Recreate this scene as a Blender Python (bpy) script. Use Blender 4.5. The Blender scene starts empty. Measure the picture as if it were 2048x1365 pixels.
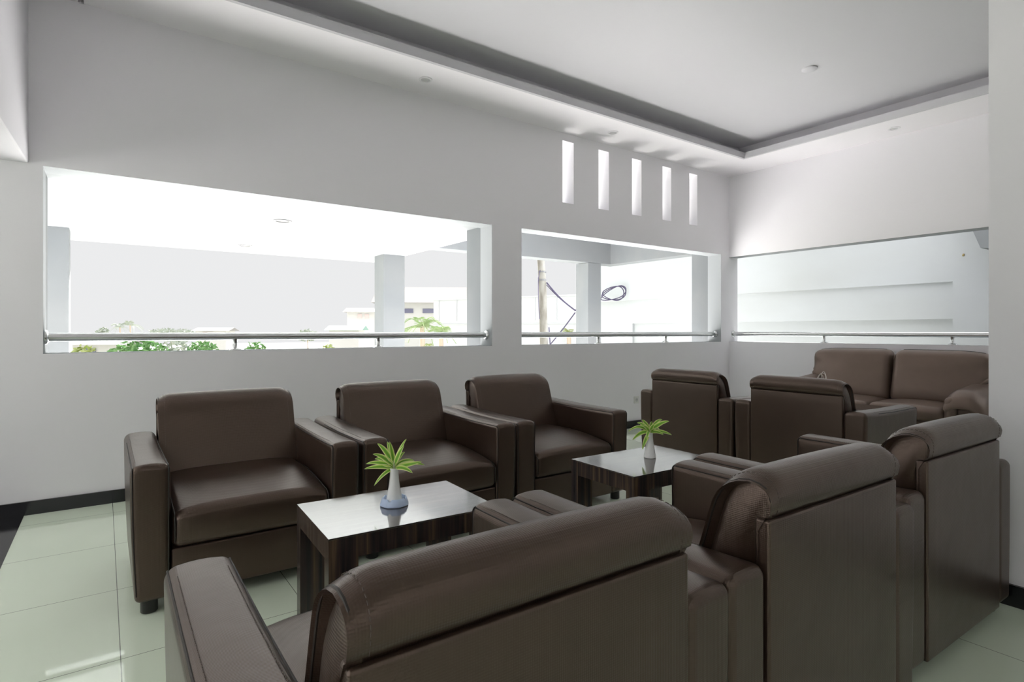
import bpy, bmesh, math, random
from mathutils import Vector, Matrix

random.seed(7)
SC = bpy.context.scene
COL = SC.collection
PI = math.pi

# ------------------------------------------------------------------ view
SC.view_settings.view_transform = 'Standard'
SC.view_settings.look = 'None'
SC.view_settings.gamma = 1.0
SC.view_settings.use_curve_mapping = False
SC.view_settings.exposure = 0.90
SC.cycles.max_bounces = 12
SC.cycles.diffuse_bounces = 7
SC.cycles.glossy_bounces = 4
SC.cycles.sample_clamp_indirect = 6.0
SC.cycles.use_denoising = True

# camera basis (also used to aim the leaves of the plants)
YAW = math.radians(54.3)
FW = Vector((math.cos(YAW), math.sin(YAW), 0))
RT = Vector((math.sin(YAW), -math.cos(YAW), 0))
cam_d = bpy.data.cameras.new('camera')
cam = bpy.data.objects.new('camera', cam_d)
COL.objects.link(cam)
cam.location = (0, 0, 1.10)
cam.rotation_euler = (PI / 2, 0, -math.atan2(FW.x, FW.y))
cam_d.sensor_width = 36
cam_d.lens = 1136.4 / 2048 * 36
cam_d.shift_y = -19.5 / 2048
cam_d.clip_end = 1000
SC.camera = cam

# ------------------------------------------------------------------ materials
def mat(name, color=(.8, .8, .8), rough=.5, metal=0.0, spec=.5, ior=1.5, coat=0.0, coat_rough=.1):
    m = bpy.data.materials.new(name)
    m.use_nodes = True
    b = m.node_tree.nodes['Principled BSDF']
    b.inputs['Base Color'].default_value = (*color, 1)
    b.inputs['Roughness'].default_value = rough
    b.inputs['Metallic'].default_value = metal
    b.inputs['Specular IOR Level'].default_value = spec
    b.inputs['IOR'].default_value = ior
    b.inputs['Coat Weight'].default_value = coat
    b.inputs['Coat Roughness'].default_value = coat_rough
    return m

def nd(m, kind, **kw):
    n = m.node_tree.nodes.new(kind)
    for k, v in kw.items():
        if k.startswith('i_'):
            n.inputs[k[2:].replace('_', ' ')].default_value = v
        else:
            setattr(n, k, v)
    return n

def lk(m, a, b):
    m.node_tree.links.new(a, b)

def bsdf(m):
    return m.node_tree.nodes['Principled BSDF']

def add_noise(m, c1, c2, scale=6.0, detail=4.0, stretch=(1, 1, 1), lo=.35, hi=.65, coord='Object'):
    tc = nd(m, 'ShaderNodeTexCoord'); mp = nd(m, 'ShaderNodeMapping')
    mp.inputs['Scale'].default_value = stretch
    no = nd(m, 'ShaderNodeTexNoise'); no.inputs['Scale'].default_value = scale; no.inputs['Detail'].default_value = detail
    rp = nd(m, 'ShaderNodeValToRGB')
    rp.color_ramp.elements[0].position = lo; rp.color_ramp.elements[0].color = (*c1, 1)
    rp.color_ramp.elements[1].position = hi; rp.color_ramp.elements[1].color = (*c2, 1)
    lk(m, tc.outputs[coord], mp.inputs[0]); lk(m, mp.outputs[0], no.inputs['Vector'])
    lk(m, no.outputs['Fac'], rp.inputs[0]); lk(m, rp.outputs[0], bsdf(m).inputs['Base Color'])
    return mp, no, rp

def add_bump(m, scale, strength, dist=.002, detail=3.0):
    tc = nd(m, 'ShaderNodeTexCoord'); no = nd(m, 'ShaderNodeTexNoise')
    no.inputs['Scale'].default_value = scale; no.inputs['Detail'].default_value = detail
    bp = nd(m, 'ShaderNodeBump'); bp.inputs['Strength'].default_value = strength; bp.inputs['Distance'].default_value = dist
    lk(m, tc.outputs['Object'], no.inputs['Vector']); lk(m, no.outputs['Fac'], bp.inputs['Height'])
    lk(m, bp.outputs[0], bsdf(m).inputs['Normal'])

M = {}
M['wall'] = mat('wall_paint', (.852, .838, .868), .7, spec=.25); add_bump(M['wall'], 90, .12, .002)
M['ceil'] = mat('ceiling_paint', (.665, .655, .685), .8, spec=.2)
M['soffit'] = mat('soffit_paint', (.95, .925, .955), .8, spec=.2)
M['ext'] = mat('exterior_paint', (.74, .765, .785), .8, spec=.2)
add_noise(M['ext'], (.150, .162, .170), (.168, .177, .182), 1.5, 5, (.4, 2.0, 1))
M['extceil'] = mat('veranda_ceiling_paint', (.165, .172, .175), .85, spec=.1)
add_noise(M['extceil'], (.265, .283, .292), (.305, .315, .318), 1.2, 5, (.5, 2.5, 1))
M['lining'] = mat('dimmed_lining_paint', (.30, .315, .325), .8, spec=.2)  # wall paint toned down in colour where outdoor light would bleach it
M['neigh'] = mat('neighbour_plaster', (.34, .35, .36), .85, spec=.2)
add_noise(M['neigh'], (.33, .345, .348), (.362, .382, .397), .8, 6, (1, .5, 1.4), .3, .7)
M['vfloor'] = mat('white_veranda_tiles', (.85, .85, .84), .5)
M['bouncefloor'] = mat('bounce_floor_pale', (.46, .46, .455), .6)
M['granite'] = mat('black_granite', (.008, .008, .010), .12)
M['steel'] = mat('stainless_steel', (.74, .75, .745), .24, metal=1.0)
M['black'] = mat('black_plastic', (.012, .011, .011), .35)
M['plastic'] = mat('white_plastic', (.75, .75, .73), .35)
M['hole'] = mat('socket_hole', (.05, .05, .05), .6)
M['ceramic'] = mat('white_ceramic', (.88, .89, .88), .22)
M['ash'] = mat('pale_blue_plastic', (.55, .67, .90), .25)
M['lens'] = mat('downlight_reflector', (.55, .55, .56), .4)
M['ring'] = mat('downlight_trim', (.85, .84, .86), .4)
M['darklens'] = mat('dark_downlight_glass', (.03, .03, .032), .3)
M['steelring'] = mat('steel_trim', (.10, .10, .105), .4)
M['string'] = mat('white_cord', (.82, .78, .74), .5)
M['pole'] = mat('weathered_concrete', (.62, .60, .56), .9, spec=0.0); add_noise(M['pole'], (.13, .12, .105), (.21, .205, .19), 8, 6, (1, 1, .3))
M['cable'] = mat('violet_grey_cable', (.07, .062, .10), .6, spec=0.0)
M['ground'] = mat('pale_ground', (.3, .3, .28), .95); add_noise(M['ground'], (.25, .26, .22), (.32, .315, .30), .05, 6)
M['metalsheet'] = mat('white_metal_sheet', (.40, .41, .42), .55, spec=0.0)
M['seamdark'] = mat('sheet_joint', (.35, .36, .37), .7)
M['housewall'] = mat('house_plaster', (.40, .395, .385), .9, spec=0.0)
M['roof'] = mat('pale_roof', (.20, .195, .19), .85, spec=0.0)
M['greenroof'] = mat('green_roof', (.17, .25, .22), .8, spec=0.0)
M['pane'] = mat('dark_window', (.10, .10, .15), .2)
M['curtain'] = mat('window_curtain', (.40, .33, .32), .8)
M['bark'] = mat('bark', (.35, .28, .22), .9)
M['stain'] = mat('rust', (.25, .2, .08), .8)

def leafmat(name, a, b):
    m = mat(name, a, .7, spec=0.0)
    add_noise(m, a, b, 3.0, 4, lo=.3, hi=.7)
    bsdf(m).inputs['Subsurface Weight'].default_value = 0
    return m
M['leafA'] = leafmat('tree_leaves', (.06, .14, .05), (.13, .21, .09))
M['leafB'] = leafmat('palm_leaves', (.15, .225, .10), (.25, .30, .17))
M['leafC'] = leafmat('far_leaves', (.20, .235, .20), (.27, .285, .235))
M['leafD'] = leafmat('yellow_leaves', (.18, .22, .08), (.24, .26, .12))

# leather: fine embossed grid
def leather(name, c1, c2, rough, emboss=True):
    m = mat(name, c1, rough, spec=.5)
    mp, no, rp = add_noise(m, c1, c2, 5.0, 5)

    tc = nd(m, 'ShaderNodeTexCoord')
    no2 = nd(m, 'ShaderNodeTexNoise'); no2.inputs['Scale'].default_value = 9; no2.inputs['Detail'].default_value = 2
    lk(m, tc.outputs['Object'], no2.inputs['Vector'])
    b0 = nd(m, 'ShaderNodeBump'); b0.inputs['Strength'].default_value = .22; b0.inputs['Distance'].default_value = .008
    lk(m, no2.outputs['Fac'], b0.inputs['Height'])
    last = b0
    bsdf(m).inputs['IOR'].default_value = 1.85
    bsdf(m).inputs['Sheen Weight'].default_value = .0
    bsdf(m).inputs['Sheen Roughness'].default_value = .35
    bsdf(m).inputs['Sheen Tint'].default_value = (1, .84, .74, 1)
    bsdf(m).inputs['Specular Tint'].default_value = (1, .77, .65, 1)
    if emboss:
        k = 2 * PI / .0042
        sx = nd(m, 'ShaderNodeSeparateXYZ'); lk(m, tc.outputs['Object'], sx.inputs[0])
        ss = []
        for ax in 'XYZ':
            mu = nd(m, 'ShaderNodeMath', operation='MULTIPLY'); mu.inputs[1].default_value = k
            lk(m, sx.outputs[ax], mu.inputs[0])
            si = nd(m, 'ShaderNodeMath', operation='SINE'); lk(m, mu.outputs[0], si.inputs[0])
            ss.append(si)
        a = nd(m, 'ShaderNodeMath', operation='ADD'); lk(m, ss[0].outputs[0], a.inputs[0]); lk(m, ss[1].outputs[0], a.inputs[1])
        a2 = nd(m, 'ShaderNodeMath', operation='ADD'); lk(m, a.outputs[0], a2.inputs[0]); lk(m, ss[2].outputs[0], a2.inputs[1])
        bp = nd(m, 'ShaderNodeBump'); bp.inputs['Strength'].default_value = .5; bp.inputs['Distance'].default_value = .00014
        lk(m, a2.outputs[0], bp.inputs['Height']); lk(m, b0.outputs[0], bp.inputs['Normal'])
        last = bp
    lk(m, last.outputs[0], bsdf(m).inputs['Normal'])
    return m
M['leather'] = leather('dark_brown_leather', (.0305, .0192, .0140), (.0385, .0245, .0178), .28)
M['sofaleather'] = leather('brown_sofa_leather', (.115, .084, .067), (.132, .097, .078), .40, False)
M['seam'] = mat('leather_piping', (.022, .016, .013), .5)
M['stitch'] = mat('brown_thread', (.13, .10, .085), .7)

# zebra veneer, vertical grain
def veneer(name, top):
    m = mat(name, (.05, .03, .02), .22, spec=.5)
    tc = nd(m, 'ShaderNodeTexCoord'); mp = nd(m, 'ShaderNodeMapping')
    mp.inputs['Scale'].default_value = (3.0, 60, 3) if top else (45, 45, 1.6)
    no = nd(m, 'ShaderNodeTexNoise'); no.inputs['Scale'].default_value = 1.0; no.inputs['Detail'].default_value = 5
    no.inputs['Distortion'].default_value = .4
    rp = nd(m, 'ShaderNodeValToRGB')
    el = rp.color_ramp.elements
    el[0].position = .30; el[0].color = (.022, .019, .022, 1)
    el[1].position = .74; el[1].color = (.17, .115, .072, 1)
    e = el.new(.47); e.color = (.045, .034, .032, 1)
    e = el.new(.60); e.color = (.095, .064, .045, 1)
    lk(m, tc.outputs['Object'], mp.inputs[0]); lk(m, mp.outputs[0], no.inputs['Vector'])
    lk(m, no.outputs['Fac'], rp.inputs[0]); lk(m, rp.outputs[0], bsdf(m).inputs['Base Color'])
    return m
M['veneer'] = veneer('dark_zebra_veneer', False)
M['veneertop'] = veneer('dark_zebra_veneer_gloss', True)
b = bsdf(M['veneertop']); b.inputs['IOR'].default_value = 4.8; b.inputs['Roughness'].default_value = .11

# polished floor tiles with grout lines
def floor_mat():
    m = mat('polished_floor_tiles', (.62, .68, .55), .035, spec=.5)
    tc = nd(m, 'ShaderNodeTexCoord'); sx = nd(m, 'ShaderNodeSeparateXYZ')
    lk(m, tc.outputs['Object'], sx.inputs[0])
    gs = []
    for ax, off, per in (('X', .045, .61), ('Y', 2.31, .632)):
        su = nd(m, 'ShaderNodeMath', operation='SUBTRACT'); su.inputs[1].default_value = off - 40 * per
        lk(m, sx.outputs[ax], su.inputs[0])
        di = nd(m, 'ShaderNodeMath', operation='DIVIDE'); di.inputs[1].default_value = per
        lk(m, su.outputs[0], di.inputs[0])
        fr = nd(m, 'ShaderNodeMath', operation='FRACT'); lk(m, di.outputs[0], fr.inputs[0])
        lt = nd(m, 'ShaderNodeMath', operation='LESS_THAN'); lt.inputs[1].default_value = .0042
        lk(m, fr.outputs[0], lt.inputs[0])
        gs.append(lt)
    mx = nd(m, 'ShaderNodeMath', operation='MAXIMUM'); lk(m, gs[0].outputs[0], mx.inputs[0]); lk(m, gs[1].outputs[0], mx.inputs[1])
    no = nd(m, 'ShaderNodeTexNoise'); no.inputs['Scale'].default_value = 1.2
    lk(m, tc.outputs['Object'], no.inputs['Vector'])
    rp = nd(m, 'ShaderNodeValToRGB')
    rp.color_ramp.elements[0].position = .35; rp.color_ramp.elements[0].color = (.72, .81, .66, 1)
    rp.color_ramp.elements[1].position = .65; rp.color_ramp.elements[1].color = (.76, .85, .70, 1)
    lk(m, no.outputs['Fac'], rp.inputs[0])
    mi = nd(m, 'ShaderNodeMix', data_type='RGBA')
    lk(m, mx.outputs[0], mi.inputs[0]); lk(m, rp.outputs[0], mi.inputs[6])
    mi.inputs[7].default_value = (.14, .16, .13, 1)
    lk(m, mi.outputs[2], bsdf(m).inputs['Base Color'])
    bsdf(m).inputs['IOR'].default_value = 1.7
    return m
M['floor'] = floor_mat()

# two-tone leaf: green middle, cream-yellow margin (across = UV.x)
def dracaena():
    m = mat('variegated_leaf', (.2, .4, .05), .38, spec=.4)
    uv = nd(m, 'ShaderNodeUVMap'); sx = nd(m, 'ShaderNodeSeparateXYZ')
    lk(m, uv.outputs[0], sx.inputs[0])
    rp = nd(m, 'ShaderNodeValToRGB')
    el = rp.color_ramp.elements
    el[0].position = 0.0; el[0].color = (.86, .88, .50, 1)
    el[1].position = 1.0; el[1].color = (.86, .88, .50, 1)
    for p, c in ((.12, (.74, .84, .26)), (.24, (.42, .66, .08)), (.36, (.17, .42, .04)), (.64, (.17, .42, .04)), (.76, (.42, .66, .08)), (.88, (.74, .84, .26))):
        e = el.new(p); e.color = (*c, 1)
    lk(m, sx.outputs[0], rp.inputs[0]); lk(m, rp.outputs[0], bsdf(m).inputs['Base Color'])
    return m
M['dracaena'] = dracaena()
M['stem'] = mat('pale_stem', (.45, .50, .30), .5)

# ------------------------------------------------------------------ mesh builder
class MB:
    def __init__(s):
        s.v = []; s.f = []; s.uv = None

    def add(s, verts, faces):
        o = len(s.v)
        s.v += [tuple(v) for v in verts]
        s.f += [tuple(i + o for i in f) for f in faces]
        return s

    def box(s, x0, x1, y0, y1, z0, z1):
        return s.add([(x0, y0, z0), (x1, y0, z0), (x1, y1, z0), (x0, y1, z0), (x0, y0, z1), (x1, y0, z1), (x1, y1, z1), (x0, y1, z1)],
                     [(0, 3, 2, 1), (4, 5, 6, 7), (0, 1, 5, 4), (1, 2, 6, 5), (2, 3, 7, 6), (3, 0, 4, 7)])

    def rbox(s, x0, x1, y0, y1, z0, z1, r, n=(6, 6, 6), k=4, fn=None):
        c = ((x0 + x1) / 2, (y0 + y1) / 2, (z0 + z1) / 2)
        h = ((x1 - x0) / 2, (y1 - y0) / 2, (z1 - z0) / 2)
        r = min(r, *[q * .999 for q in h])
        co = []
        for a in range(3):
            L = [-h[a] + r * i / k for i in range(k)]
            L += [-(h[a] - r) + 2 * (h[a] - r) * i / n[a] for i in range(n[a])]
            L += [h[a] - r + r * i / k for i in range(k + 1)]
            co.append(L)
        idx = {}; V = []; F = []

        def vid(p):
            key = tuple(round(q, 6) for q in p)
            if key in idx: return idx[key]
            inn = [max(-(h[a] - r), min(h[a] - r, p[a])) for a in range(3)]
            d = Vector([p[a] - inn[a] for a in range(3)])
            if d.length > 0:
                # smooth the arc spacing
                d = Vector([math.tan(max(-1, min(1, q / r)) * PI / 4) for q in d])
                d = d.normalized() * r
            q = [inn[a] + d[a] + c[a] for a in range(3)]
            if fn: q = fn(*q)
            idx[key] = len(V); V.append(tuple(q)); return idx[key]
        for a in range(3):
            b_, c_ = (a + 1) % 3, (a + 2) % 3
            for sg in (-1, 1):
                for i in range(len(co[b_]) - 1):
                    for j in range(len(co[c_]) - 1):
                        q = []
                        for (ii, jj) in ((i, j), (i + 1, j), (i + 1, j + 1), (i, j + 1)):
                            p = [0, 0, 0]; p[a] = sg * h[a]; p[b_] = co[b_][ii]; p[c_] = co[c_][jj]
                            q.append(vid(p))
                        F.append(tuple(q) if sg > 0 else tuple(q[::-1]))
        return s.add(V, F)

    def tube(s, pts, r, seg=8, closed=False, caps=True, rads=None):
        pts = [Vector(p) for p in pts]
        n = len(pts); rings = []
        up = None
        for i, p in enumerate(pts):
            if closed: t = pts[(i + 1) % n] - pts[i - 1]
            else: t = pts[min(i + 1, n - 1)] - pts[max(i - 1, 0)]
            t.normalize()
            if up is None:
                up = Vector((0, 0, 1)) if abs(t.z) < .9 else Vector((1, 0, 0))
            u = (up - t * up.dot(t)).normalized(); up = u
            w = t.cross(u)
            rr = rads[i] if rads else r
            rings.append([p + (u * math.cos(a) + w * math.sin(a)) * rr for a in [2 * PI * q / seg for q in range(seg)]])
        V = [v for ring in rings for v in ring]; F = []
        m = n if closed else n - 1
        for i in range(m):
            j = (i + 1) % n
            for q in range(seg):
                q2 = (q + 1) % seg
                F.append((i * seg + q, i * seg + q2, j * seg + q2, j * seg + q))
        if caps and not closed:
            F.append(tuple(range(seg))[::-1]); F.append(tuple((n - 1) * seg + q for q in range(seg)))
        return s.add(V, F)

    def lathe(s, prof, seg=32, c=(0, 0, 0), close=False):
        V = []; F = []
        n = len(prof)
        for (r, z) in prof:
            for q in range(seg):
                a = 2 * PI * q / seg
                V.append((c[0] + r * math.cos(a), c[1] + r * math.sin(a), c[2] + z))
        for i in range(n - 1):
            for q in range(seg):
                q2 = (q + 1) % seg
                F.append((i * seg + q, i * seg + q2, (i + 1) * seg + q2, (i + 1) * seg + q))
        if not close:
            F.append(tuple(range(seg))[::-1]); F.append(tuple((n - 1) * seg + q for q in range(seg)))
        else:
            i = n - 1
            for q in range(seg):
                q2 = (q + 1) % seg
                F.append((i * seg + q, i * seg + q2, q2, q))
        return s.add(V, F)

    def xf(s, mtx, start=0):
        for i in range(start, len(s.v)):
            s.v[i] = tuple(mtx @ Vector(s.v[i]))
        return s

    def build(s, name, m, parent=None, smooth=False, loc=None, rz=0.0):
        me = bpy.data.meshes.new(name)
        me.from_pydata(s.v, [], s.f)
        me.update()
        bm = bmesh.new(); bm.from_mesh(me)
        bmesh.ops.recalc_face_normals(bm, faces=bm.faces)
        bm.to_mesh(me); bm.free()
        me.materials.append(m)
        if smooth:
            me.polygons.foreach_set('use_smooth', [True] * len(me.polygons))
            try: me.set_sharp_from_angle(angle=math.radians(50))
            except Exception: pass
        o = bpy.data.objects.new(name, me)
        COL.objects.link(o)
        if parent: o.parent = parent
        if loc: o.location = loc
        o.rotation_euler.z = rz
        return o

def tag(o, label, cat, group=None, kind=None):
    o['label'] = label; o['category'] = cat
    if group: o['group'] = group
    if kind: o['kind'] = kind
    return o

def thing(name, label, cat, loc=(0, 0, 0), rz=0.0, group=None):
    o = bpy.data.objects.new(name, None); COL.objects.link(o)
    o.empty_display_size = .1
    o.location = loc; o.rotation_euler.z = rz
    return tag(o, label, cat, group)

def struct(o):
    o['kind'] = 'structure'; return o

def dup(root, loc, rz, label, group=None):
    r = root.copy(); COL.objects.link(r)
    r.location = loc; r.rotation_euler.z = rz; r['label'] = label
    if group: r['group'] = group
    for ch in list(root.children):
        c = ch.copy(); COL.objects.link(c); c.parent = r
        for g in list(ch.children):
            d = g.copy(); COL.objects.link(d); d.parent = c
    return r

# wall with rectangular holes. plane: axis 'Y' (runs along X) or 'X' (runs along Y)
def holed_wall(name, axis, p0, p1, a0, a1, z0, z1, holes, m, lining=None):
    us = sorted({a0, a1, *[h[0] for h in holes], *[h[1] for h in holes]})
    zs = sorted({z0, z1, *[h[2] for h in holes], *[h[3] for h in holes]})
    us = [u for u in us if a0 <= u <= a1]; zs = [z for z in zs if z0 <= z <= z1]
    solid = {}
    for i in range(len(us) - 1):
        for j in range(len(zs) - 1):
            cu, cz = (us[i] + us[i + 1]) / 2, (zs[j] + zs[j + 1]) / 2
            solid[i, j] = not any(h[0] < cu < h[1] and h[2] < cz < h[3] for h in holes)
    V = []; idx = {}; F = []

    def vid(i, j, s):
        k = (i, j, s)
        if k not in idx:
            idx[k] = len(V)
            p = p1 if s else p0
            V.append((us[i], p, zs[j]) if axis == 'Y' else (p, us[i], zs[j]))
        return idx[k]
    for (i, j), so in solid.items():
        if not so: continue
        for s in (0, 1):
            F.append((vid(i, j, s), vid(i + 1, j, s), vid(i + 1, j + 1, s), vid(i, j + 1, s)))
        for di, dj, e in ((-1, 0, ((i, j), (i, j + 1))), (1, 0, ((i + 1, j), (i + 1, j + 1))), (0, -1, ((i, j), (i + 1, j))), (0, 1, ((i, j + 1), (i + 1, j + 1)))):
            if not solid.get((i + di, j + dj), False):
                (q, w) = e
                F.append((vid(*q, 0), vid(*w, 0), vid(*w, 1), vid(*q, 1)))
    b_ = MB(); b_.add(V, F)
    o = struct(b_.build(name, m))
    if lining:      # linings of the wide openings: wall paint darkened to hold down the glare
        o.data.materials.append(lining)
        ia = 1 if axis == 'Y' else 0
        for p in o.data.polygons:
            c = p.center
            if abs(p.normal[ia]) < .5 and .9 < c.z < 2.2 and a0 + .01 < c[1 - ia] < a1 - .01: p.material_index = 1
    return o

# ------------------------------------------------------------------ the room
YA, XB, ZS, ZU = 4.456, 6.764, 3.152, 3.36
YBACK, XLEFT = -6.0, -4.2
slots = [(3.843, 3.998), (4.357, 4.514), (4.884, 5.044), (5.412, 5.571), (5.921, 6.079)]
holed_wall('wall_left', 'Y', YA, YA + .20, XLEFT, XB + .19, 0, 3.45,
           [(-.299, 2.969, .963, 2.103), (3.318, 6.580, .962, 2.108)] + [(a, b_, 2.43, 3.072) for a, b_ in slots], M['wall'], M['lining'])
holed_wall('wall_back', 'X', XB, XB + .19, YBACK, YA, 0, 3.45, [(.4, YA, .963, 2.085)], M['wall'], M['lining'])
struct(MB().box(2.96, 3.36, YBACK, .755, 0, 3.45).build('wall_right', M['wall']))
holed_wall('wall_side', 'X', XLEFT - .2, XLEFT, YBACK, YA + .2, 0, 3.45, [(-1.3, YA - .3, .25, 3.0)], M['wall'])  # unseen opening, its extent set for fill light from the left
holed_wall('wall_front', 'Y', YBACK - .2, YBACK, XLEFT - .2, XB + .19, 0, 3.45, [(XLEFT + .3, XB - .3, 2.15, 3.0)], M['wall'])  # unseen high opening added to brighten the window wall
struct(MB().box(XLEFT - .2, XB + .19, YBACK, YA, -.2, 0).build('floor', M['floor']))
# dark granite band let into the floor under the beam
struct(MB().add([(-1.05, YBACK, 0), (-.425, YBACK, 0), (-.385, YA - .012, 0), (-1.05, YA - .012, 0),
                 (-1.05, YBACK, .0012), (-.425, YBACK, .0012), (-.385, YA - .012, .0012), (-1.05, YA - .012, .0012)],
                [(0, 3, 2, 1), (4, 5, 6, 7), (0, 1, 5, 4), (1, 2, 6, 5), (2, 3, 7, 6), (3, 0, 4, 7)]).build('trim_1', M['granite']))
# upper ceiling slab
struct(MB().box(XLEFT - .2, XB + .19, YBACK, YA + .2, ZU, ZU + .12).build('ceiling', M['ceil']))
# dropped soffit ring with raised lip and cove behind it
tx0, tx1, ty0, ty1 = -.1, 6.175, -1.9, 3.866
sof = MB()
for (x0, x1, y0, y1) in ((XLEFT, tx0 - .03, YBACK, YA), (tx1 + .03, XB, YBACK, YA), (tx0, tx1 + .03, ty1 + .03, YA), (tx0, tx1 + .03, YBACK, ty0 - .03)):
    sof.box(x0, x1, y0, y1, ZS, ZS + .018)
struct(sof.build('trim_2', M['soffit']))
lip = MB(); t = .03; zl0, zl1 = ZS, 3.223
lip.box(tx0, tx1 + t, ty1, ty1 + t, zl0, zl1); lip.box(tx1, tx1 + t, ty0 - t, ty1, zl0, zl1)
lip.box(tx0 - t, tx0, ty0 - t, ty1 + t, zl0, zl1); lip.box(tx0, tx1, ty0 - t, ty0, zl0, zl1)
struct(lip.build('trim_3', M['ceil']))
cv = MB(); g = .20
cv.box(tx0 - g, tx1 + g + .02, ty1 + g, ty1 + g + .02, ZS + .018, ZU); cv.box(tx1 + g, tx1 + g + .02, ty0 - g, ty1 + g, ZS + .018, ZU)
cv.box(tx0 - g - .02, tx0 - g, ty0 - g, ty1 + g, ZS + .018, ZU); cv.box(tx0 - g, tx1 + g, ty0 - g - .02, ty0 - g, ZS + .018, ZU)
struct(cv.build('trim_4', M['ceil']))
# downstand beam at the left, very slightly skewed
bx = MB()
sk = .037
dy = 7.0
pts = [(-.366, YA), (-.366 - dy * sk, YA - dy), (-.80 - dy * sk, YA - dy), (-.80, YA)]
V = [(x, y, 2.107) for x, y in pts] + [(x, y, ZS) for x, y in pts]
bx.add(V, [(0, 3, 2, 1), (4, 5, 6, 7), (0, 1, 5, 4), (1, 2, 6, 5), (2, 3, 7, 6), (3, 0, 4, 7)])
o = struct(bx.build('beam', M['ceil']))
mod = o.modifiers.new('edge', 'BEVEL'); mod.width = .008; mod.segments = 2
# baseboards
struct(MB().box(XLEFT, XB, YA - .014, YA, 0, .081).build('baseboard_left', M['granite']))
struct(MB().box(XB - .014, XB, YBACK, YA - .014, 0, .081).build('baseboard_back', M['granite']))
bb = MB().box(2.945, 2.96, YBACK, .77, 0, .085); bb.box(2.96, 3.36, .755, .77, 0, .085)
struct(bb.build('baseboard_right', M['granite']))

# ------------------------------------------------------------------ veranda outside
YV = YA + .2
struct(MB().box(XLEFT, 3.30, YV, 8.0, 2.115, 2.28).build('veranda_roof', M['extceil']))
struct(MB().box(XLEFT, 9.0 - 1.5, YV, 7.6, -.2, -.02).build('veranda_floor', M['vfloor']))
for i, cx in enumerate((-.576, 2.982, 6.64)):
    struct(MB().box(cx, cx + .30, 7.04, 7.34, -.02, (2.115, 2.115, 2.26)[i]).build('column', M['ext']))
be = MB()
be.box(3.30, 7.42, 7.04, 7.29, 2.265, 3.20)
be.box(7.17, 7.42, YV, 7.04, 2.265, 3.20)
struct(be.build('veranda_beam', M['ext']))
struct(MB().box(3.30, 7.55, YV, 7.40, 3.20, 3.32).build('added_bay_roof', M['ext']))  # roof out of view, added to keep direct sun out of the slots
# piers standing behind the wall between the openings
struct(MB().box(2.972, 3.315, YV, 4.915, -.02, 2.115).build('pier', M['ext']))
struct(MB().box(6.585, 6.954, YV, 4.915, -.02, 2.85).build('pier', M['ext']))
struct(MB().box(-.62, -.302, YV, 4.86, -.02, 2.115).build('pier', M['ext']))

struct(MB().box(-9.0, XLEFT - .2, -6, 5.5, -.2, -.02).build('added_bounce_floor', M['bouncefloor']))  # unseen sunlit floor added to bounce fill light into the room

# ------------------------------------------------------------------ handrails
def handrail(label, a0, a1, fixed, axis, z, posts, sill):
    t = thing('handrail', label, 'handrail', (0, 0, 0), 0, 'steel handrails in the wall openings')
    def P(a, zz): return (a, fixed, zz) if axis == 'X' else (fixed, a, zz)
    n = 12
    MB().tube([P(a0 + (a1 - a0) * i / n, z) for i in range(n + 1)], .027, 20).build('rail', M['steel'], t, True)
    for a, s in ((a0, 1), (a1, -1)):
        MB().tube([P(a, z), P(a + s * .004, z), P(a + s * .012, z), P(a + s * .018, z), P(a + s * .022, z)], .045, 24,
                  rads=[.046, .046, .044, .034, .028]).build('wall_flange', M['steel'], t, True)
    for a in posts:
        x, y, _ = P(a, 0)
        MB().lathe([(.046, 0), (.046, .004), (.038, .011), (.020, .017), (.0165, .023), (.0165, z - sill - .03), (.021, z - sill - .022), (.021, z - sill - .008)], 20, (x, y, sill)).build('post', M['steel'], t, True)
    return t
handrail('long steel handrail across the wide window, looking onto the veranda', -.297, 2.967, 4.548, 'X', 1.064, (.778, 1.878), .963)
handrail('steel handrail in the opening below the five narrow slots', 3.320, 6.578, 4.548, 'X', 1.064, (4.44, 5.58), .962)
handrail('steel handrail in the opening above the two-seat sofa', YA - .002, .402, XB + .095, 'Y', 1.066, (3.275, 2.035, .8), .963)

# ------------------------------------------------------------------ ceiling fittings
def downlight(label, x, y, z, r, ring, lens, group):
    t = thing('recessed_downlight', label, 'downlight', (x, y, z), 0, group)
    MB().lathe([(r, 0), (r * .97, -.006), (r * .72, -.007), (r * .66, -.001), (r * .66, 0)], 28).build('trim_ring', M[ring], t, True)
    MB().lathe([(r * .66, -.001), (r * .4, -.0025), (r * .1, -.003)], 24).build('lamp', M[lens], t, True)
    return t
g_ = 'small white downlights in the dropped ceiling border'
downlight('small white ceiling downlight above the long blank wall left of the slots', 2.128, 4.168, ZS, .055, 'ring', 'lens', g_)
downlight('small white ceiling downlight right above the narrow wall slots', 4.265, 4.15, ZS, .055, 'ring', 'lens', g_)
downlight('small white ceiling downlight above the sofa wall', 6.487, 2.411, ZS, .055, 'ring', 'lens', g_)
g_ = 'steel downlights under the veranda roof'
downlight('steel downlight in the veranda ceiling, the one nearer the window', 1.333, 5.466, 2.115, .085, 'steelring', 'darklens', g_)
downlight('steel downlight in the veranda ceiling, nearer the outer edge', 1.355, 7.291, 2.115, .085, 'steelring', 'darklens', g_)
d_ = MB().lathe([(.062, 0), (.062, -.008), (.056, -.012), (.02, -.013)], 32).build('ceiling_cover_plate', M['ceil'], None, True, (4.93, 2.475, ZU))
tag(d_, 'round flat white cover plate on the raised ceiling', 'cover plate')

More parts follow.
